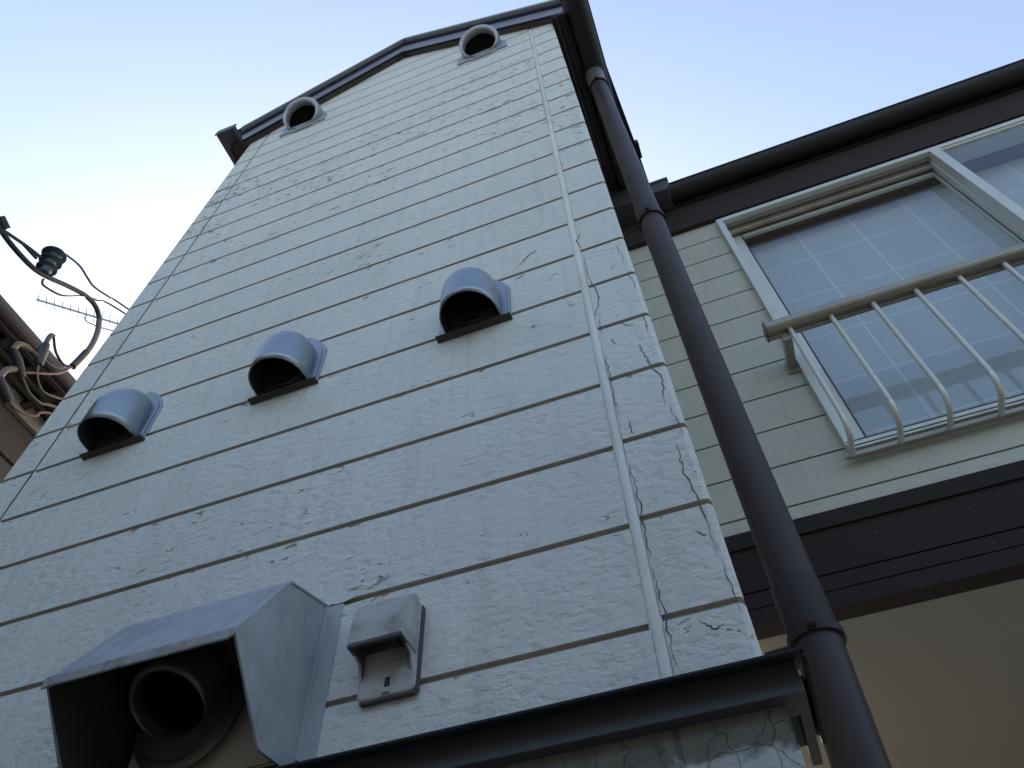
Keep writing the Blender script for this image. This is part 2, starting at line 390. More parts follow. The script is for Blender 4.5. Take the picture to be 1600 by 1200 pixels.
# old drill patch and repaired paint next to the range cover
bm = NB()
for (cx, cz, a, b_) in ((5.72, -.97, .20, .05), (5.5, -1.0, .12, .04), (5.83, -.86, .07, .03)):
    n = 14; vs = []
    for k in range(n):
        t = 2*math.pi*k/n; r = random.uniform(.8, 1.15); vs.append(bm.verts.new((cx+a*r*math.cos(t), -.006-.002*cx, cz+b_*r*math.sin(t))))
    bm.faces.new(vs)
obj('filler_patch', bm, SEAL, house)

# lower wall
bm = NB()
siding(bm, [(X0-.04, 5.9, 1, 0), (X0-.04, -.1, 1, 1), (8.42, -.1, 0, 1)], -16.05, -2.62, .42)
siding(bm, [(8.46, -.1, 0, 1), (9.14, -.1, -.7, .7), (9.14, 6, -1, 0)], -16.05, -2.62, .45)
box(bm, 8.41, 8.47, -.085, -.02, -16.05, -2.63)
obj('lower_wall', bm, [LOWER, GROOVE], house)
bm = NB(); box(bm, X0+.05, 9.06, .02, .5, -16, -2.64); obj('lower_wall_core', bm, GROOVE, house)  # added backing that keeps sun from leaking through the lower joint

# ledge flashing between the storeys (front run and right return)
bm = NB()
LX = 9.345
prism(bm, [(X0-.2, .06, -2.50), (X0-.2, -.40, -2.685), (X0-.2, -.40, -2.705), (X0-.2, -.385, -2.71), (X0-.2, -.38, -2.705), (X0-.2, .06, -2.56)], (LX+.2-X0, 0, 0))
prism(bm, [(LX+.002, -.38, -2.69), (LX+.002, .72, -2.69), (LX+.002, .72, -2.74), (LX+.002, -.38, -2.74)], (-.03, 0, 0))
prism(bm, [(9.11, .0, -2.52), (LX, .0, -2.66), (LX, .72, -2.66), (9.11, .72, -2.52)], (0, 0, -.035))
obj('ledge_flashing', bm, basic('black ledge flashing', (.018, .019, .020), .5, 0, .2, spec=.2), house, bevel=.004)  # shade under the ledge lip is put into this black
bm = NB(); box(bm, X0-.15, 9.275, -.215, .05, -2.86, -2.585)
box(bm, 9.21, 9.278, -.21, .74, -2.858, -2.60); box(bm, 9.05, 9.212, -.17, .73, -2.72, -2.61)
obj('ledge_board', bm, SLATE, house, bevel=.004)

# gable trim
def rbar(bm, ya, yb, d0, d1, xl=-.95, xr=9.5, mi=0):
    prev = None
    for x in (xl, PK, xr):
        z = rake(x); q = [bm.verts.new((x, ya, z+d0)), bm.verts.new((x, yb, z+d0)), bm.verts.new((x, yb, z+d1)), bm.verts.new((x, ya, z+d1))]
        if prev:
            for i in range(4): bm.faces.new((prev[i], prev[(i+1) % 4], q[(i+1) % 4], q[i])).material_index = mi
        else: bm.faces.new(q)
        prev = q
    bm.faces.new(prev[::-1])
bm = NB(); rbar(bm, -.148, .1, .0, .14); obj('verge_soffit', bm, basic('brown grey verge soffit', (.06, .05, .047), .7), house)
bm = NB(); rbar(bm, -.20, -.15, -.03, .07); obj('verge_drip', bm, BROWN, house)
bm = NB(); rbar(bm, -.185, -.12, .07, .95); obj('bargeboard', bm, RAKEM, house)
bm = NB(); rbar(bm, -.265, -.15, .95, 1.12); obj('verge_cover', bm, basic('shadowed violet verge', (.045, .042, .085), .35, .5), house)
bm = NB(); rbar(bm, -.36, -.2, 1.12, 1.30); obj('verge_cap', bm, RAKET, house)
# roof planes of the bay and of the main house
bm = NB()
for sgn in (-1, 1):
    xe = PK+sgn*(PK+.62+.5)
    prism(bm, [(PK, -.33, PZ+1.36), (xe, -.33, rake(xe)+1.36), (xe, -.33, rake(xe)+1.305), (PK, -.33, PZ+1.305)], (0, 14, 0))
prism(bm, [(9.0, 5.45, 17.1), (9.0, 24, 23.3), (9.0, 24, 22.9), (9.0, 5.45, 16.95)], (21, 0, 0))
obj('roof', bm, ROOF, house)

# side eaves: soffit, fascia
bm = NB()
box(bm, 9.12, 9.47, -.2, 6, 17.42, 17.55); obj('eave_soffit', bm, BROWNB, house)
bm = NB(); box(bm, -.99, -.63, -.2, 6, 17.42, 17.55); obj('eave_soffit', bm, BROWNB, house)
bm = NB()
box(bm, 9.472, 9.52, -.22, 5.2, 17.28, 17.9); obj('eave_fascia', bm, BROWN, house)
bm = NB(); box(bm, -1.04, -.992, -.2, 6, 17.28, 17.9); obj('eave_fascia', bm, BROWN, house)
bm = NB()
box(bm, 9.235, 9.26, -.18, 4.3, 17.385, 17.42); box(bm, 9.38, 9.395, -.18, 4.3, 17.395, 17.42)
box(bm, 9.235, 9.26, 4.6, 5.9, 17.385, 17.42)
obj('soffit_strip', bm, basic('pale soffit joint', (.09, .085, .08), .5), house)
def gutter(bm, p0, p1, side, r, zc, seg=14):
    """half round trough between two points, with a rolled lip"""
    a = Vector(p0); b = Vector(p1); d = (b-a).normalized(); s = Vector(side)
    pr = [(math.cos(math.pi+math.pi*k/seg), math.sin(math.pi+math.pi*k/seg)) for k in range(seg+1)]
    outer = [(x*r, z*r) for x, z in pr]; inner = [(x*(r-.03), z*(r-.03)) for x, z in pr[::-1]]
    pts = [a+s*x+Vector((0, 0, z)) for x, z in outer+inner]
    prism(bm, pts, b-a)
    for sg in (1,): tube(bm, [a+s*r, b+s*r], .035, 8)
    for e, q in ((a, -1), (b, 1)):
        prism(bm, [e+s*(x*1.03)+Vector((0, 0, z*1.03)) for x, z in outer], d*q*.03)
bm = NB(); gutter(bm, (9.85, -.6, 17.5), (9.85, 5.15, 17.5), (1, 0, 0), .325, 0)
obj('gutter', bm, GUTTER, house, True, auto=40)
bm = NB()
for y in (4.15,): prism(bm, [Vector((9.85, y, 17.5))+Vector((math.cos(math.pi+math.pi*k/14)*.37, 0, math.sin(math.pi+math.pi*k/14)*.37)) for k in range(15)], (0, .16, 0))
obj('gutter_joint', bm, GUTTER, house, True, auto=40)
bm = NB()
prism(bm, [(9.5, 1.3, 17.55), (10.19, 1.3, 17.55), (10.42, 4.1, 17.55), (10.5, 5.4, 17.55), (9.5, 5.4, 17.55)], (0, 0, .16))
box(bm, 10.2, 10.50, 4.0, 4.5, 17.42, 17.72)
obj('eave_cover', bm, BROWN, house)
# left gutter end
bm = NB()
box(bm, -1.36, -.78, -.62, 6, 17.72, 18.02); box(bm, -1.40, -.74, -.64, -.60, 17.68, 18.08)
obj('gutter', bm, basic('weathered square gutter', (.04, .038, .046), .45, .2), house, bevel=.02)

# recessed wall ----------------------------------------------------------------
RY = 6.05
WX0, WX1, WZ0, WZ1 = 11.82, 23.4, 4.72, 14.72
bm = NB()
def rpanel(xa, xb, za, zb): siding(bm, [(xa, RY, 0, 1), (xb, RY, 0, 1)], za, zb, 0, .03, .018, .026)
rpanel(9.0, WX0+.05, 3.4, 16.4); rpanel(WX0+.05, WX1-.05, 3.4, WZ0+.05); rpanel(WX0+.05, WX1-.05, WZ1-.05, 16.4); rpanel(WX1-.05, 30, 3.4, 16.4)
obj('window_wall', bm, [BEIGE, GROOVE2], house)
bm = NB(); box(bm, 9.12, 30, RY-.11, RY-.01, 15.0, 16.4); box(bm, 9.12, 30, RY-.15, RY-.012, 14.86, 14.995); obj('frieze_board', bm, BROWNB, house)
bm = NB(); gutter(bm, (10.6, 5.62, 16.72), (30, 5.62, 16.72), (0, -1, 0), .33, 0)
obj('gutter', bm, GUTTER, house, True, auto=40)
bm = NB(); box(bm, 9.12, 30, 5.9, 5.94, 16.28, 17.0); box(bm, 9.12, 30, 5.86, 5.9, 16.30, 16.36)
obj('eave_fascia', bm, BROWN, house)
bm = NB()
prism(bm, [(10.28, 5.2, 16.95), (10.98, 5.2, 16.95), (10.98, 5.2, 16.45), (10.86, 5.2, 16.28), (10.28, 5.2, 16.28)], (0, .76, 0))
box(bm, 10.24, 11.02, 5.16, 6.0, 16.88, 17.02); box(bm, 9.2, 10.3, 5.2, 6.0, 16.25, 17.5)
obj('gutter_corner', bm, basic('grey brown gutter corner', (.035, .033, .033), .5), house, bevel=.03)

# dark fascia band under the window wall and porch ceiling
bm = NB()
box(bm, 9.05, 30, 5.93, 6.3, 3.27, 3.60); box(bm, 9.05, 30, 5.98, 6.3, 3.18, 3.27)
box(bm, 9.05, 30, 5.955, 6.3, 2.40, 3.18); box(bm, 9.05, 30, 5.985, 6.3, 2.36, 2.40)
box(bm, 9.05, 30, 5.95, 6.3, 2.09, 2.36); box(bm, 9.05, 30, 5.975, 6.3, 2.06, 2.09); box(bm, 9.05, 30, 5.94, 6.3, 1.76, 2.06)
obj('fascia_band', bm, BROWN, house)
bm = NB()
for k in range(14):
    for zz in (2.95, 2.22): lathe(bm, (10.1+1.45*k, 5.956 if zz > 2.5 else 5.951, zz), (0, -1, 0), [(0, .022), (.008, .018), (.011, 0)], 10)
o_ = obj('nail_head', bm, basic('dull nail head', (.045, .042, .04), .7), house); o_['kind'] = 'stuff'
bm = NB()
for y in (8.6, 11.2): pass
box(bm, 9.2, 30, 6.3, 15, 1.80, 1.95); obj('porch_ceiling', bm, SOFFIT, house)
bm = NB(); box(bm, 9.15, 30, 15, 15.3, -16, 2); obj('porch_wall', bm, BEIGE, house)
# room behind
# window ---------------------------------------------------------------------
bm = NB()
FY = 5.90; MX = 17.62
def ring(bm, x0, x1, z0, z1, t, y0, y1, tb=None):
    tb = tb or t
    box(bm, x0, x0+t, y0, y1, z0, z1); box(bm, x1-t, x1, y0, y1, z0, z1)
    box(bm, x0+t, x1-t, y0, y1, z1-t, z1); box(bm, x0+t, x1-t, y0, y1, z0, z0+tb)
ring(bm, WX0, WX1, WZ0, WZ1, .17, FY, RY+.03)
ring(bm, WX0+.10, WX1-.10, WZ0+.06, WZ1-.06, .10, RY-.03, RY+.53)
win = obj('window', bm, FRAME, house, bevel=.012)
def sub(name, bm, m, **k): return obj(name, bm, m, win, **k)
bm = NB()      # reveal of the head and jamb: stepped champagne tracks
box(bm, WX0+.17, MX, RY+.031, RY+.10, WZ1-.24, WZ1-.17); box(bm, WX0+.2, MX, RY+.14, RY+.22, WZ1-.30, WZ1-.16)
tube(bm, [(WX0+.2, RY+.27, WZ1-.27), (MX, RY+.27, WZ1-.27)], .09, 14)
sub('head_track', bm, BRONZE)
bm = NB()      # left sash (further back)
ring(bm, WX0+.20, MX+.3, WZ0+.30, WZ1-.12, .34, RY+.38, RY+.50, .34)
sub('sash', bm, FRAME, bevel=.01)
bm = NB(); ring(bm, WX0+.53, MX+.02, WZ0+.63, WZ1-.30, .03, RY+.368, RY+.43); sub('glazing_bead', bm, RUBBER)
bm = NB(); box(bm, WX0+.52, MX+.06, RY+.43, RY+.46, WZ0+.6, WZ1-.3); sub('pane', bm, GLASS)
bm = NB()      # right sash in the outer track
box(bm, MX, MX+.24, FY-.01, RY+.12, WZ0+.18, WZ1-.17); box(bm, MX-.03, MX+.2, RY+.121, RY+.24, WZ0+.18, WZ1-.17); box(bm, MX+.01, MX+.2, RY+.241, RY+.47, WZ0+.18, WZ1-.17); box(bm, MX+.24, WX1-.17, FY+.04, RY+.05, WZ1-.26, WZ1-.17)
box(bm, MX+.24, WX1-.17, FY+.04, RY+.05, WZ0+.17, WZ0+.40)
sub('sash', bm, FRAME, bevel=.01)
bm = NB(); box(bm, MX+.22, WX1-.16, FY+.09, FY+.12, WZ0+.38, WZ1-.25); sub('pane', bm, GLASS)
bm = NB()
for k, (ya, yb, za, zb) in enumerate(((FY-.10, FY, WZ0-.02, WZ0+.12), (FY-.05, FY, WZ0+.15, WZ0+.20), (RY+.03, RY+.12, WZ0+.17, WZ0+.34))): box(bm, WX0, WX1, ya, yb, za, zb)
sub('sill', bm, FRAME, bevel=.01)
bm = NB(); box(bm, WX0+.02, WX1-.02, FY-.045, FY-.005, WZ0+.205, WZ0+.235); box(bm, WX0+.02, WX1-.02, FY-.11, FY-.101, WZ0+.03, WZ0+.05); sub('sill_gap', bm, RUBBER)
bm = NB(); ring(bm, WX0+.08, WX1-.08, WZ0+.04, WZ1-.02, .16, RY+.535, RY+.93); sub('wood_lining', bm, basic('dark red brown wood lining', (.085, .035, .022), .55))
bm = NB(); n = 160; prev = None
for i in range(n+1):
    x = WX0+.1+(WX1-WX0-.2)*i/n; y = RY+.95+.004*math.sin(i*.62)+.006*math.sin(i*.23+1)
    a = bm.verts.new((x, y, WZ0-.1)); b = bm.verts.new((x, y, WZ1+.05))
    if prev: bm.faces.new((prev[0], a, b, prev[1]))
    prev = (a, b)
sub('curtain', bm, CURT, smooth=True)
bm = NB(); box(bm, WX0-.6, WX1+.6, RY+.6, RY+8, WZ0-.4, WZ1+.4); bm.faces.ensure_lookup_table()
bmesh.ops.delete(bm, geom=[f for f in bm.faces if abs(f.calc_center_median().y-(RY+.6)) < .01], context='FACES')
obj('room', bm, basic('dim room lining', (.10, .06, .05), .8), house)

# window guard ----------------------------------------------------------------
gu = thing('window_guard', (15, 5.15, 4.6), 'champagne metal guard rail with curved bars in front of the upstairs window', 'window guard')
bm = NB()
RZ = 7.86
prof = [(-.20, .13), (-.20, -.02), (-.16, -.07), (-.06, -.10), (-.03, -.04), (.03, -.04), (.06, -.12), (.13, -.12), (.16, -.05), (.16, .10), (.10, .16), (-.12, .17)]
prism(bm, [(11.38, 5.16+y, RZ+z) for y, z in prof], (12.6, 0, 0)); obj('top_rail', bm, BRONZE, gu, bevel=.012)
bm = NB(); prism(bm, [(11.345, 5.16+y*1.07, RZ+z*1.07) for y, z in prof], (.034, 0, 0)); obj('end_cap', bm, basic('dark end cap', (.13, .12, .11), .6), gu)
for i in range(15):
    x = 11.83+.835*i
    pts = [(x, 5.15, RZ-.08), (x, 5.15, 5.25), (x, 5.155, 5.0), (x, 5.20, 4.82), (x, 5.30, 4.68), (x, 5.45, 4.61), (x, 5.62, 4.60), (x, 5.84, 4.60)]
    P = smoothpath(pts, 4); bm = NB(); tube(bm, P, .052, 10); obj('baluster', bm, FRAME, gu, True, auto=60)
bm = NB(); box(bm, 11.7, 24, 5.83, 5.9, 4.56, 4.66); obj('bottom_rail', bm, BRONZE, gu, bevel=.01)
for x in (11.62, 23.7):
    bm = NB(); prism(bm, [(x, 5.2, 7.52), (x, 5.2, 7.76), (x, 6.04, 7.72), (x, 6.04, 7.52)], (.17, 0, 0)); box(bm, x-.03, x+.2, 5.98, 6.05, 7.42, 7.8)
    for q in (5.28, 5.36): tube(bm, [(x+.05, q, 7.53), (x+.05, q, 7.49)], .025, 8)
    obj('bracket', bm, BRONZE, gu, bevel=.012)

# ------------------------------------------------------------------ downpipe
dp = thing('downpipe', (9.6, 1.6, -ZO/S), 'brown round drain pipe running down beside the white bay corner', 'drain pipe')
ax = [(9.815, 1.62, 17.2), (9.80, 1.62, 16.6), (9.71, 1.6, 7.6), (9.648, 1.6, 1.2), (9.63, 1.6, -1.35), (9.575, 1.6, -2.6), (9.57, 1.6, -15.9)]
PR = .215
bm = NB(); tube(bm, ax, PR, 40); obj('pipe', bm, PIPE, dp, True, auto=50)
def alongz(z):
    for a, b in zip(ax, ax[1:]):
        if b[2] <= z <= a[2]:
            t = (a[2]-z)/(a[2]-b[2]); return Vector(a)+(Vector(b)-Vector(a))*t
for z in (7.35, -1.42):
    c = alongz(z); bm = NB(); lathe(bm, c, (0, 0, 1), [(-.03, PR), (-.035, PR+.035), (.045, PR+.035), (.05, PR)], 32)
    tube(bm, [c+Vector((-.06, -PR-.06, .01)), c+Vector((.02, -PR-.075, .01))], .03, 8)
    lathe(bm, c, (0, 0, 1), [(.05, PR+.012), (.6, PR+.012), (.62, PR)], 32)
    tube(bm, [c+Vector((0, 0, 0)), c+Vector((-.46, .05, 0))], .03, 8)
    obj('pipe_clamp', bm, basic('clamp brown', (.034, .025, .024), .5, spec=.22), dp, True, auto=40)
c = alongz(16.1); bm = NB(); lathe(bm, c, (0, 0, 1), [(0, PR), (-.02, PR+.03), (.95, PR+.045), (1.05, PR+.06), (1.2, PR+.05)], 32)
obj('outlet_socket', bm, basic('pale grey outlet socket', (.11, .105, .11), .45), dp, True, auto=40)
bm = NB(); lathe(bm, c, (0, 0, 1), [(-.05, PR), (-.055, PR+.045), (.02, PR+.045), (.025, PR)], 32); tube(bm, [c+Vector((-.08, -PR-.05, 0)), c+Vector((.03, -PR-.06, 0))], .03, 8)
obj('pipe_clamp', bm, BLACK, dp, True, auto=40)

# ------------------------------------------------------------------ deep vent hoods
def copy_tree(o, loc, label):
    r = o.copy(); COL.objects.link(r); r.location = W(loc); r['label'] = label
    for ch in o.children:
        c = ch.copy(); COL.objects.link(c); c.parent = r
        for g2 in ch.children: d = g2.copy(); COL.objects.link(d); d.parent = c
    return r
HZ = 2.86
def deep_hood(cx, label):
    t = thing('vent_hood', (cx, 0, HZ), label, 'vent hood', 'silver vent hoods in the middle of the white wall')
    def plan(sc_, n=40):
        P = []
        for k in range(n+1):
            a = math.pi*k/n; x = -math.cos(a)*.385; y = -.19-math.sin(a)*.40
            P.append((x*sc_, y*sc_))
        P = [(-.385*sc_, 0)]+P+[(.385*sc_, 0)]
        return P
    bm = NB(); rings = []
    lv = [(HZ+.05, 1.)]+[(HZ+.05+.42*k/3, 1.) for k in range(1, 4)]
    for k in range(1, 11):
        ph = math.pi/2*k/10.4; lv.append((HZ+.47+.62*math.sin(ph), math.cos(ph)**.8))
    for z, s_ in lv: rings.append([bm.verts.new((cx+x, y, z)) for x, y in plan(s_)])
    for a, b in zip(rings, rings[1:]):
        for k in range(len(a)-1): bm.faces.new((a[k], b[k], b[k+1], a[k+1]))
    obj('hood_shell', bm, [STEEL, DARK_INSIDE], t, True, auto=50, solid=.014)  # inner faces take the dark colour that stands for shade
    bm = NB()
    for hw, hh, th in ((.505, .92, .03), (.455, .90, .055)):
        P = [(cx-hw, HZ+.02), (cx-hw, HZ+hh-.12), (cx-hw+.05, HZ+hh), (cx-hw+.18, HZ+hh+.2), (cx-.16, HZ+hh+.36), (cx+.16, HZ+hh+.36), (cx+hw-.18, HZ+hh+.2), (cx+hw-.05, HZ+hh), (cx+hw, HZ+hh-.12), (cx+hw, HZ+.02)]
        prism(bm, [(x, 0, z) for x, z in P], (0, -th, 0))
    obj('back_plate', bm, STEEL, t, bevel=.012)
    bm = NB(); prism(bm, [(cx-.515, 0, HZ-.01), (cx-.515, -.10, HZ+.005), (cx-.515, -.105, HZ+.02), (cx-.515, 0, HZ+.035)], (1.03, 0, 0)); obj('drip_lip', bm, LIPM, t, bevel=.006)
    bm = NB(); lathe(bm, (cx, -.06, HZ+.42), (0, -1, 0), [(0, .34), (.06, .34), (.06, .32), (.0, .31)], 32)
    for k in range(6): tube(bm, [(cx-.3, -.12, HZ+.2+k*.08), (cx+.3, -.12, HZ+.2+k*.08)], .008, 6)
    obj('duct_ring', bm, LIPM, t, True, auto=40)
    bm = NB(); lathe(bm, (cx, -.058, HZ+.42), (0, -1, 0), [(0, .33), (.002, .0)], 32); obj('duct_opening', bm, DARK_INSIDE, t)  # dark disc stands for the unlit duct
    return t
h0 = deep_hood(1.46, 'silver vent hood nearest the left corner of the white wall, leftmost of its row')
copy_tree(h0, (4.19, 0, HZ), 'silver vent hood in the centre of the middle row, between two others')
copy_tree(h0, (6.96, 0, HZ), 'silver vent hood at the right end of the middle row, nearest the sealed joint')

# ------------------------------------------------------------------ round vent hoods
def round_hood(loc, label, name='round_vent_hood', mat=ZINCB, ss=1.18, tilt=59, up=.39, fat=.95, group='round galvanised hoods high under the gable'):
    cx, cy, cz = loc
    t = thing(name, (cx, cy, cz), label, 'vent hood', group)
    st, ct = math.sin(math.radians(tilt)), math.cos(math.radians(tilt)); r_ = .41*ss
    C0 = Vector((cx, cy-(.415*ct+.01)*ss, cz+up*ss)); N = Vector((0, st, ct))
    bm = NB()
    pr = [(.16, r_*.97), (.0, r_), (-.03, r_+.012), (-.045, r_+.04), (-.035, r_+.075), (.0, r_+.095), (.05, r_+.10), (.14, r_+.10), (.28, r_+.09), (.45, r_+.06), (.62, r_)]
    U = Vector((0, -ct, st)); X = Vector((1, 0, 0)); rings = []
    for d, r in pr:
        rr = r_+(r-r_)*ss*fat; cc = C0+N*d*ss+U*max(0, rr-r_)*.72
        rings.append([bm.verts.new(cc+(X*math.cos(2*math.pi*k/48)+U*math.sin(2*math.pi*k/48))*rr) for k in range(48)])
    for a_, b_ in zip(rings, rings[1:]):
        for k in range(48): bm.faces.new((a_[k], a_[(k+1) % 48], b_[(k+1) % 48], b_[k]))
    obj('hood_shell', bm, mat, t, True, auto=60)
    bm = NB(); FR = .62*ss; P = []
    for k in range(25):
        a = math.pi*k/24; P.append((cx+FR*math.cos(a), cz+.32*ss+FR*math.sin(a)))
    P += [(cx-FR, cz+.05*ss), (cx-FR*1.03, cz-.0*ss), (cx-FR*.85, cz-.03*ss), (cx-FR*.62, cz+.02*ss), (cx-.25*ss, cz-.09*ss), (cx+.25*ss, cz-.09*ss), (cx+FR*.62, cz+.02*ss), (cx+FR*.85, cz-.03*ss), (cx+FR*1.03, cz-.0*ss), (cx+FR, cz+.05*ss)]
    if tilt != 59:
        bm.free(); bm = NB(); lathe(bm, (cx, cy-.02, cz+.36*ss), (0, -1, 0), [(0, .66*ss), (.02, .665*ss), (.03, .64*ss), (.035, .56*ss), (.07, .54*ss), (.07, .3*ss)], 48)
    else: prism(bm, [(x, cy, z) for x, z in P], (0, -.045*ss, 0))
    obj('wall_flange', bm, mat, t, bevel=.015 if tilt == 59 else 0, smooth=tilt != 59, auto=40)
    bm = NB(); lathe(bm, C0+N*.13*ss, N, [(0, 0), (0, r_*.985)], 36)
    U = Vector((0, -ct, st))
    for k in range(-6, 7):
        q = k*.058*ss; w = math.sqrt(max(0, (.38*ss)**2-q*q)); c_ = C0+N*.11*ss+U*q
        tube(bm, [c_-Vector((w, 0, 0)), c_+Vector((w, 0, 0))], .010*ss, 5)
    obj('insect_mesh', bm, basic('dark mesh', (.010, .007, .006), .9, spec=.05), t)
    return t
r0 = round_hood((1.34, 0, 17.16), 'round galvanised vent hood high under the left slope of the gable')
copy_tree(r0, (7.0, 0, 17.2), 'round galvanised vent hood high under the right slope of the gable, near the roof gutter')
round_hood((4.52, -.10, -2.16), 'round grimy duct outlet sheltered inside the galvanised box cover', 'duct_outlet', basic('sooty galvanised duct', (.20, .19, .15), .45, .7, .3, dirt=(.08, .08, .07)), .74, 28, .3, .6, None)

# ------------------------------------------------------------------ range hood cover
bx = thing('exhaust_cover', (4.8, 0, -2.5), 'large folded galvanised box cover on the wall above the dark ledge, open underneath', 'exhaust cover')
A = (-1.09, -2.0); B = (-.61, -1.215); Cc = (0, -1.04); D = (0, -2.43); E_ = (-.20, -2.57); F = (-.507, -2.59)
XR = 5.59; XL = 3.93
prof = [A, B, Cc, D, E_, F]
bm = NB(); prism(bm, [(XR, y, z) for y, z in prof], (-.02, 0, 0)); obj('side_panel', bm, ZINC, bx)
bm = NB(); prism(bm, [(XL, y, z) for y, z in prof], (.02, 0, 0)); obj('side_panel', bm, [ZINC], bx)
bm = NB()
prism(bm, [(XL+.03, A[0]-.015, A[1]+.0), (XL-.0, B[0]-.01, B[1]+.02), (XR+.012, B[0]-.01, B[1]+.02), (XR+.012, A[0]-.015, A[1]+.0)], (0, .012, -.018))
prism(bm, [(XL-.0, B[0]-.01, B[1]+.02), (XL-.0, 0, Cc[1]+.02), (XR+.012, 0, Cc[1]+.02), (XR+.012, B[0]-.01, B[1]+.02)], (0, .004, -.018))
obj('top_plate', bm, ZINC, bx)
bm = NB(); prism(bm, [(XL+.025, A[0]-.03, A[1]+.012), (XR+.016, A[0]-.03, A[1]+.012), (XR+.016, A[0]-.03, A[1]-.045), (XR-.03, A[0]-.03, A[1]-.075), (XL+.1, A[0]-.03, A[1]-.075), (XL+.025, A[0]-.03, A[1]-.085)], (0, .022, 0)); obj('hemmed_lip', bm, ZRUST, bx, bevel=.006)
bm = NB(); box(bm, XR, XR+.15, -.012, .0, -2.46, -1.03); prism(bm, [(XR+.001, 0, -2.45), (XR+.001, -.06, -2.45), (XR+.001, -.06, -1.06), (XR+.001, 0, -1.04)], (.012, 0, 0))
obj('wall_flange', bm, basic('painted over flange', (.40, .42, .43), .5, .1, .06), bx)
bm = NB(); prism(bm, [(XL+.02, D[0], D[1]), (XL+.02, E_[0], E_[1]), (XR-.02, E_[0], E_[1]), (XR-.02, D[0], D[1])], (0, 0, .016)); obj('bottom_plate', bm, DARK_INSIDE, bx)
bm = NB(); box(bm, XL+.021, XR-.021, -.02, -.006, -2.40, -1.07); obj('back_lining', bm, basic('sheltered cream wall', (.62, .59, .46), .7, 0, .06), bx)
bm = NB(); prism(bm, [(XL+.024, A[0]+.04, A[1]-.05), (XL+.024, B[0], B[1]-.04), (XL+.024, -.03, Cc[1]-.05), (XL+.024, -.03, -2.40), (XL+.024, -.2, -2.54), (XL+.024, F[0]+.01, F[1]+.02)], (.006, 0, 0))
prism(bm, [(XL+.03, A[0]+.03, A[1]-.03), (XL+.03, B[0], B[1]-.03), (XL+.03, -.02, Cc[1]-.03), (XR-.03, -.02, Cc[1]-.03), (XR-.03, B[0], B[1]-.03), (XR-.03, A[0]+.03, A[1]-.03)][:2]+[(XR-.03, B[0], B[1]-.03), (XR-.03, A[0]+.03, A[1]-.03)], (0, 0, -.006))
obj('dark_lining', bm, DARK_INSIDE, bx)  # thin dark sheets over the inner faces of the cover

# ------------------------------------------------------------------ small plastic vent
pv = thing('air_inlet', (6.3, 0, -2.1), 'small beige plastic air inlet with a slotted underside, right of the box cover', 'air inlet')
xa, xb = 6.05, 6.555
bm = NB(); P = [(xa+.04, -2.11), (xb-.04, -2.11), (xb, -2.07), (xb, -1.32), (xb-.05, -1.25), (xa+.05, -1.25), (xa, -1.32), (xa, -2.07)]
prism(bm, [(x, 0, z) for x, z in P], (0, -.075, 0)); obj('back_plate', bm, PLAST, pv, bevel=.02)
bm = NB(); prism(bm, [(xa+.03, -.012, -2.125), (xb-.01, -.012, -2.125), (xb+.012, -.012, -2.09), (xb+.012, -.012, -1.33), (xb, -.012, -1.33), (xb, -.012, -2.1), (xa+.03, -.012, -2.11)], (0, -.05, 0)); obj('grimy_edge', bm, PLASTD, pv)
# hood: side profile extruded, open underneath
bm = NB(); n = 12; prof = [(-.07, -1.24)]
for k in range(n+1):
    t = k/n; a = math.pi/2*t; prof.append((-.10-.235*math.sin(a), -1.26-.36*(1-math.cos(a))))
prof.append((-.338, -1.76))
hx0, hx1 = xa+.015, xb-.02
sec = lambda x, q=0: [(x, y+q*.6, z-q) for y, z in prof]
rowsL = [bm.verts.new(p) for p in sec(hx0)]; rowsR = [bm.verts.new(p) for p in sec(hx1)]
for i in range(len(prof)-1): bm.faces.new((rowsL[i], rowsR[i], rowsR[i+1], rowsL[i+1]))
for rw, x in ((rowsL, hx0), (rowsR, hx1)):
    ex = [bm.verts.new((x, -.14, -1.83)), bm.verts.new((x, -.07, -1.96))]; bm.faces.new(rw+ex) if x == hx0 else bm.faces.new((rw+ex)[::-1])
obj('hood', bm, [PLAST, PLASTD], pv, bevel=.03, solid=.028)
bm = NB()
for (p, q, r_, s_) in ((hx0-.002, hx1+.002, -.342, -.31), (hx0-.002, hx0+.03, -.31, -.07), (hx1-.03, hx1+.002, -.31, -.07)): prism(bm, [(p, r_, -1.765), (q, r_, -1.765), (q, s_, -1.775 if s_ > -.1 else -1.767), (p, s_, -1.775 if s_ > -.1 else -1.767)], (0, 0, -.028))
obj('rim', bm, PLASTD, pv, bevel=.006)
bm = NB(); box(bm, hx0+.03, hx1-.03, -.31, -.075, -1.70, -1.685)
for i in range(3):
    for j in range(2): box(bm, hx0+.07+.13*i, hx0+.155+.13*i, -.28+.10*j, -.23+.10*j, -1.712, -1.7005, 1)
obj('slotted_grille', bm, [PLASTD, DARK_INSIDE], pv)
bm = NB(); box(bm, 6.29, 6.335, -.079, -.074, -2.03, -1.95); box(bm, 6.285, 6.345, -.10, -.074, -2.09, -2.05, 1); obj('screw_slot', bm, [DARK_INSIDE, PLAST], pv)

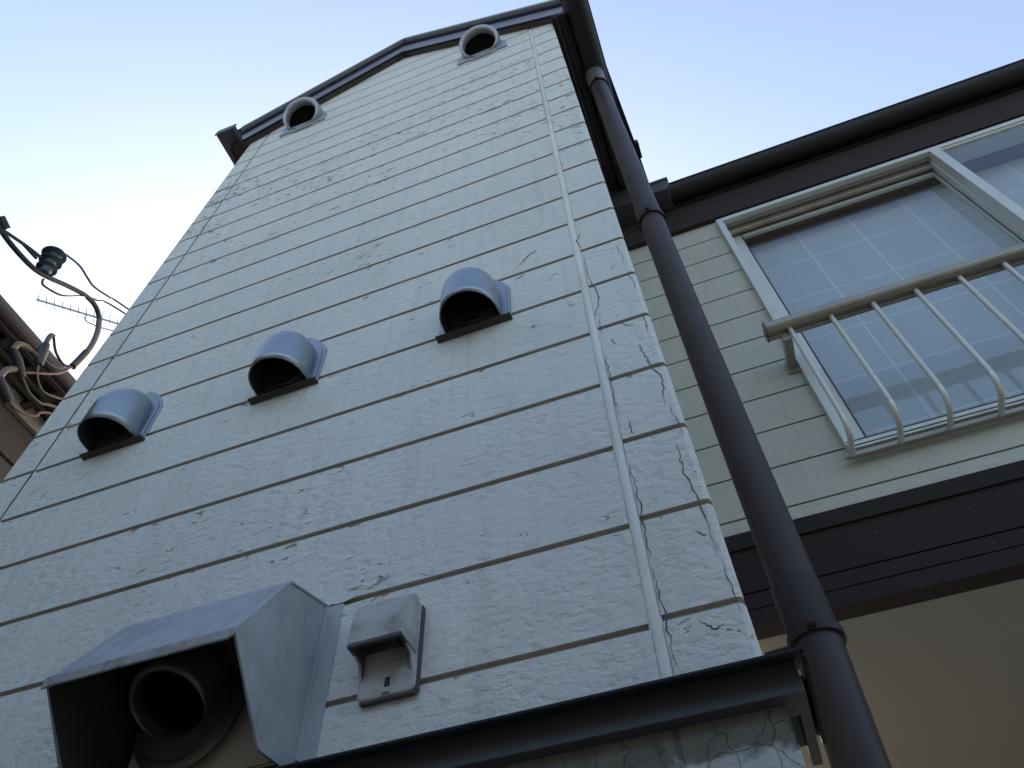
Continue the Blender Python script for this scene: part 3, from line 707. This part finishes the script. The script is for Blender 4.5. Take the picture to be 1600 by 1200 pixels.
# ------------------------------------------------------------------ neighbour house (left)
nh = thing('neighbour_house', (-10, 4, -ZO/S), 'dark brown neighbouring house with deep open eaves at the left edge', 'house')
def slab(bm, pts, t): prism(bm, pts, t)
bm = NB()
NX = -6.0
for k in range(24):
    z = 8.3-k*1.0; box(bm, NX-.3, NX, -14, 14, z-.93, z); box(bm, NX-.3, NX-.07, -14, 14, z-1.0, z-.93)
obj('wall', bm, NBROWN, nh)
bm = NB(); box(bm, NX-.2, NX+.08, -14, 14, 8.33, 9.32); box(bm, NX-.2, NX+.14, -14, 14, 9.32, 9.42); obj('trim_board', bm, NBROWN, nh, bevel=.02)
bm = NB(); box(bm, NX-.25, NX-.02, -14, 14, 9.42, 10.1); obj('frieze', bm, NBEIGE, nh)
bm = NB()
prism(bm, [(-4.72, -14, 9.9-1.4), (-4.72, 14, 9.9+1.4*0), (-7, 14, 10.7), (-7, -14, 10.7-1.4)], (0, 0, .18)) if False else box(bm, -7, -4.72, -14, 14, 10.02, 10.16)
obj('eave_boarding', bm, NEAVE, nh)
bm = NB()
for k in range(34): box(bm, -6.02, -4.75, -14+k*.84, -13.80+k*.84, 9.78, 10.0)
for x in (-5.6, -5.3): box(bm, x, x+.07, -14, 14, 9.70, 9.78)
ob = obj('rafter', bm, RAFT, nh); ob['kind'] = 'stuff'
bm = NB(); box(bm, -4.86, -4.74, -14, 14, 9.74, 10.25); tube(bm, [(-4.66, -14, 9.98), (-4.66, 14, 9.98)], .17, 14); obj('eave_gutter', bm, basic('neighbour gutter', (.03, .022, .023), .5), nh)
bm = NB(); prism(bm, [(-4.6, -14, 10.2), (-16, -14, 15.5), (-16, -14, 15.2), (-4.6, -14, 10.05)], (0, 28, 0)); obj('roof', bm, ROOF, nh)
for z0, z1 in ():
    pass

# unseen house behind the photographer, added to keep skylight off the white wall
oh = thing('unseen_shading_house', (8, -16, -ZO/S), 'unseen mortar house added across the alley to shade the white wall', 'house')
bm = NB(); box(bm, -12, 34, -26, -12.5, -16, 2.0); obj('wall', bm, OPPW, oh)
bm = NB(); prism(bm, [(-13, -11.6, 1.9), (-13, -19, 5.0), (-13, -26.6, 1.9)], (48, 0, 0)); obj('roof', bm, ROOF, oh)

# ------------------------------------------------------------------ service cables, insulator, antenna
CB = {
    'thick': [(-2.300,-2.652,8.828), (-2.300,-2.154,8.733), (-2.300,-1.775,8.696), (-2.300,-1.261,8.744), (-2.300,-0.907,8.923), (-2.300,-0.441,9.272), (-2.300,-0.065,9.501), (-2.300,0.245,9.523), (-2.300,0.476,9.331), (-2.300,0.615,9.006), (-2.300,0.684,8.593), (-2.300,0.682,8.269)],
    'sleeve': [(-2.300,0.680,8.338), (-2.300,0.661,8.047), (-2.300,0.631,7.725)],
    'grip': [(-2.300,-2.349,8.716), (-2.300,-2.132,8.776), (-2.300,-1.904,8.880), (-2.300,-1.603,9.025), (-2.300,-1.238,9.155)],
    'grip2': [(-2.300,-1.702,8.981), (-2.300,-1.526,8.995), (-2.300,-1.314,9.015)],
    'ins': [(-2.300,-1.143,9.658), (-2.300,-1.012,8.879)],
    'w1': [(-2.300,-1.134,9.705), (-2.300,-0.962,9.846), (-2.300,-0.607,9.977), (-2.300,-0.323,9.937), (-2.300,-0.073,9.921), (-2.300,0.357,10.133), (-2.300,0.943,10.450)],
    'w2': [(-2.300,-0.944,8.777), (-2.300,-0.910,8.671), (-2.300,-0.797,8.674), (-2.300,-0.444,8.908), (-2.300,-0.117,9.416), (-2.300,0.147,9.677), (-2.300,0.944,10.247)],
    'wa': [(-2.300,0.631,7.725), (-2.300,0.471,7.580), (-2.300,0.284,7.602), (-2.300,0.130,7.690), (-2.300,-0.035,7.881)],
    'wa2': [(-2.300,-0.043,7.893), (-2.300,-0.098,7.861), (-2.300,-0.097,7.720), (-2.300,-0.056,7.521)],
    'wa3': [(-2.300,-0.061,7.583), (-2.300,-0.002,7.277), (-2.300,0.078,7.053)],
    'wa4': [(-2.300,0.078,7.053), (-2.300,0.176,6.858), (-2.300,0.352,6.704), (-2.300,0.541,6.691), (-2.300,0.875,6.912), (-2.300,1.039,7.070)],
    'wb': [(-2.300,0.631,7.725), (-2.300,0.468,7.440), (-2.300,0.279,7.299), (-2.300,0.076,7.271)],
    'wc': [(-2.300,0.631,7.725), (-2.300,0.539,7.421), (-2.300,0.381,7.147), (-2.300,-0.014,6.672)],
    'wd': [(-2.300,-0.459,6.819), (-2.300,-0.460,7.016), (-2.300,-0.331,7.132), (-2.300,-0.171,7.155)],
    'wd2': [(-2.300,-0.205,7.153), (-2.300,-0.051,7.164)],
    'we': [(-2.300,-0.459,6.819), (-2.300,-0.283,6.738), (-2.300,-0.110,6.588), (-2.300,0.001,6.525)],
    'we2': [(-2.300,-0.055,6.557), (-2.300,0.082,6.484), (-2.300,0.300,6.392), (-2.300,0.593,6.427), (-2.300,0.891,6.662)],
    'wf': [(-2.300,-0.278,6.024), (-2.300,-0.318,6.172), (-2.300,-0.309,6.367), (-2.300,-0.195,6.539)],
    'wg': [(-2.300,-0.330,6.097), (-2.300,-0.145,5.996), (-2.300,-0.021,5.936), (-2.300,0.096,5.886)],
    'wg2': [(-2.300,0.057,5.895), (-2.300,0.233,5.878), (-2.300,0.427,5.935), (-2.300,0.637,6.104), (-2.300,0.915,6.487)],
}
def cab(name, key, r, mat, root, extra=None):
    P = list(CB[key])
    if extra: P = P+list(extra) if not isinstance(extra, tuple) else P
    bm = NB(); tube(bm, smoothpath(P, 7), r, 12); return obj(name, bm, mat, root, True, auto=60)
sv = thing('service_cable', (-2.3, .2, 8.0), 'thick dark service cable looping down beside the roof edge of the bay', 'cable')
CB['thick'] = [(-2.3, -9, 11.0), (-2.3, -5, 9.5)] + CB['thick']
cab('sheath', 'thick', .054, BLACK, sv)
CB['pale'] = [q for q in CB['thick'][-5:]]; CB['pale'] = [(-2.3, y, z) for _, y, z in CB['thick'][-4:]]
cab('pale_sleeve', 'pale', .062, GREYC, sv); cab('end_sleeve', 'sleeve', .075, BLACK, sv)
cab('core_wire', 'wa', .028, BLACK, sv); cab('core_wire', 'wb', .022, GREYC, sv); cab('core_wire', 'wc', .025, RED, sv)
sw = thing('spliced_tail', (-2.3, .1, 7.0), 'black taped splice with a pale curved sleeve on top, beside the thick cable', 'cable splice', )
cab('sleeve', 'wa2', .05, GREYC, sw); cab('taped_splice', 'wa3', lambda t: .075+.03*math.sin(math.pi*t), BLACK, sw)
CB['wa4'] += [(-2.4, 3, 8.4)]; cab('tail_wire', 'wa4', .022, IVORY, sw)
s2_ = thing('spliced_tail', (-2.3, -.2, 6.9), 'tan sleeved splice arching over two black taped ends, below the thick cable', 'cable splice')
cab('sleeve', 'wd', .055, TAN, s2_); cab('taped_splice', 'wd2', .06, BLACK, s2_); cab('taped_splice', 'we', lambda t: .07+.025*math.sin(math.pi*t), BLACK, s2_)
CB['we2'] += [(-2.4, 3, 8.1)]; cab('tail_wire', 'we2', .025, IVORY, s2_)
s3_ = thing('spliced_tail', (-2.3, -.2, 6.1), 'lowest taped splice with a tan loop and a thin red tail wire', 'cable splice')
cab('sleeve', 'wf', .06, TAN, s3_); cab('taped_splice', 'wg', lambda t: .085+.02*math.sin(math.pi*t), BLACK, s3_)
CB['wg2'] += [(-2.4, 3, 8.0)]; cab('tail_wire', 'wg2', .024, RED, s3_)
ins = thing('insulator', (-2.3, -1.08, 8.8), 'blue green ribbed porcelain insulator hanging on its dead end grip beside the thick cable', 'insulator')
a = Vector(CB['ins'][0]); b = Vector(CB['ins'][1]); L_ = (b-a).length
bm = NB(); pr = [(0, 0), (0, .06), (.05, .09)]
for k in range(3):
    z = L_*(.10+.29*k); pr += [(z, .11), (z+.04, .235-.02*k), (z+.065, .245-.02*k), (z+.09, .12), (z+.17, .09)]
pr += [(L_*.98, .10), (L_, 0)]
lathe(bm, a, b-a, pr, 28); obj('ribbed_body', bm, BLUEG, ins, True, auto=35)
bm = NB(); tube(bm, [a+Vector((0, -.05, -.05)), a+Vector((0, .06, .12))], .055, 10); obj('top_clamp', bm, BLACK, ins, True, auto=40)
CB['grip'] = [(-2.3, -9, 10.6), (-2.3, -5, 9.3)] + CB['grip']
cab('dead_end_grip', 'grip', .036, BLACK, ins); cab('dead_end_grip', 'grip2', .032, BLACK, ins)
bm = NB(); q = Vector((-2.3, -2.2, 8.83)); tube(bm, [q+Vector((0, -.12, .1)), q+Vector((0, .12, .0))], .11, 12); obj('cable_clamp', bm, BLACK, ins, True, auto=40)
for key, lab in (('w1', 'upper thin wire kinking away from the insulator behind the bay'), ('w2', 'lower thin wire hooking under the insulator and crossing the thick cable')):
    CB[key] = CB[key]+[(-2.25, 5.5, 12.6 if key == 'w1' else 12.3)]
    w = thing('thin_wire', CB[key][0], lab, 'wire'); cab('wire', key, .024, BLACK, w)

# TV antenna on a roof further back
an = thing('tv_antenna', (-30, 12, 40), 'thin comb shaped television antenna seen against the sky left of the bay', 'antenna')
B0 = Vector((-32.71, 10.19, 45)); B1 = Vector((-26.4, 16.0, 45)); bd = (B1-B0).normalized(); ed = Vector((-bd.y, bd.x, 0))
bm = NB(); tube(bm, [B0, B1], .085, 8); obj('boom', bm, ALU, an)
for k in range(15):
    c = B0+bd*(.12+.56*k); L2 = .44+.02*k; bm = NB(); tube(bm, [c-ed*L2, c+ed*L2], .035, 6); obj('element', bm, ALU, an)
bm = NB(); q = B0+bd*3.62; tube(bm, smoothpath([q, q+Vector((-.1, -.02, -.35)), q+Vector((.25, .25, -.85)), q+Vector((1.1, 1.05, -1.0)), q+Vector((1.9, 1.8, -.9))], 5), .06, 8); obj('boom_brace', bm, ALU, an, True)
m0 = B0+bd*6.1; bm = NB(); tube(bm, [m0+Vector((0, 0, -22)), m0+Vector((0, 0, .3))], .09, 8); obj('mast', bm, ALU, an)
bm = NB(); box(bm, m0.x-.12, m0.x+.12, m0.y-.12, m0.y+.12, 43.95, 44.2); obj('mast_clamp', bm, BLACK, an)
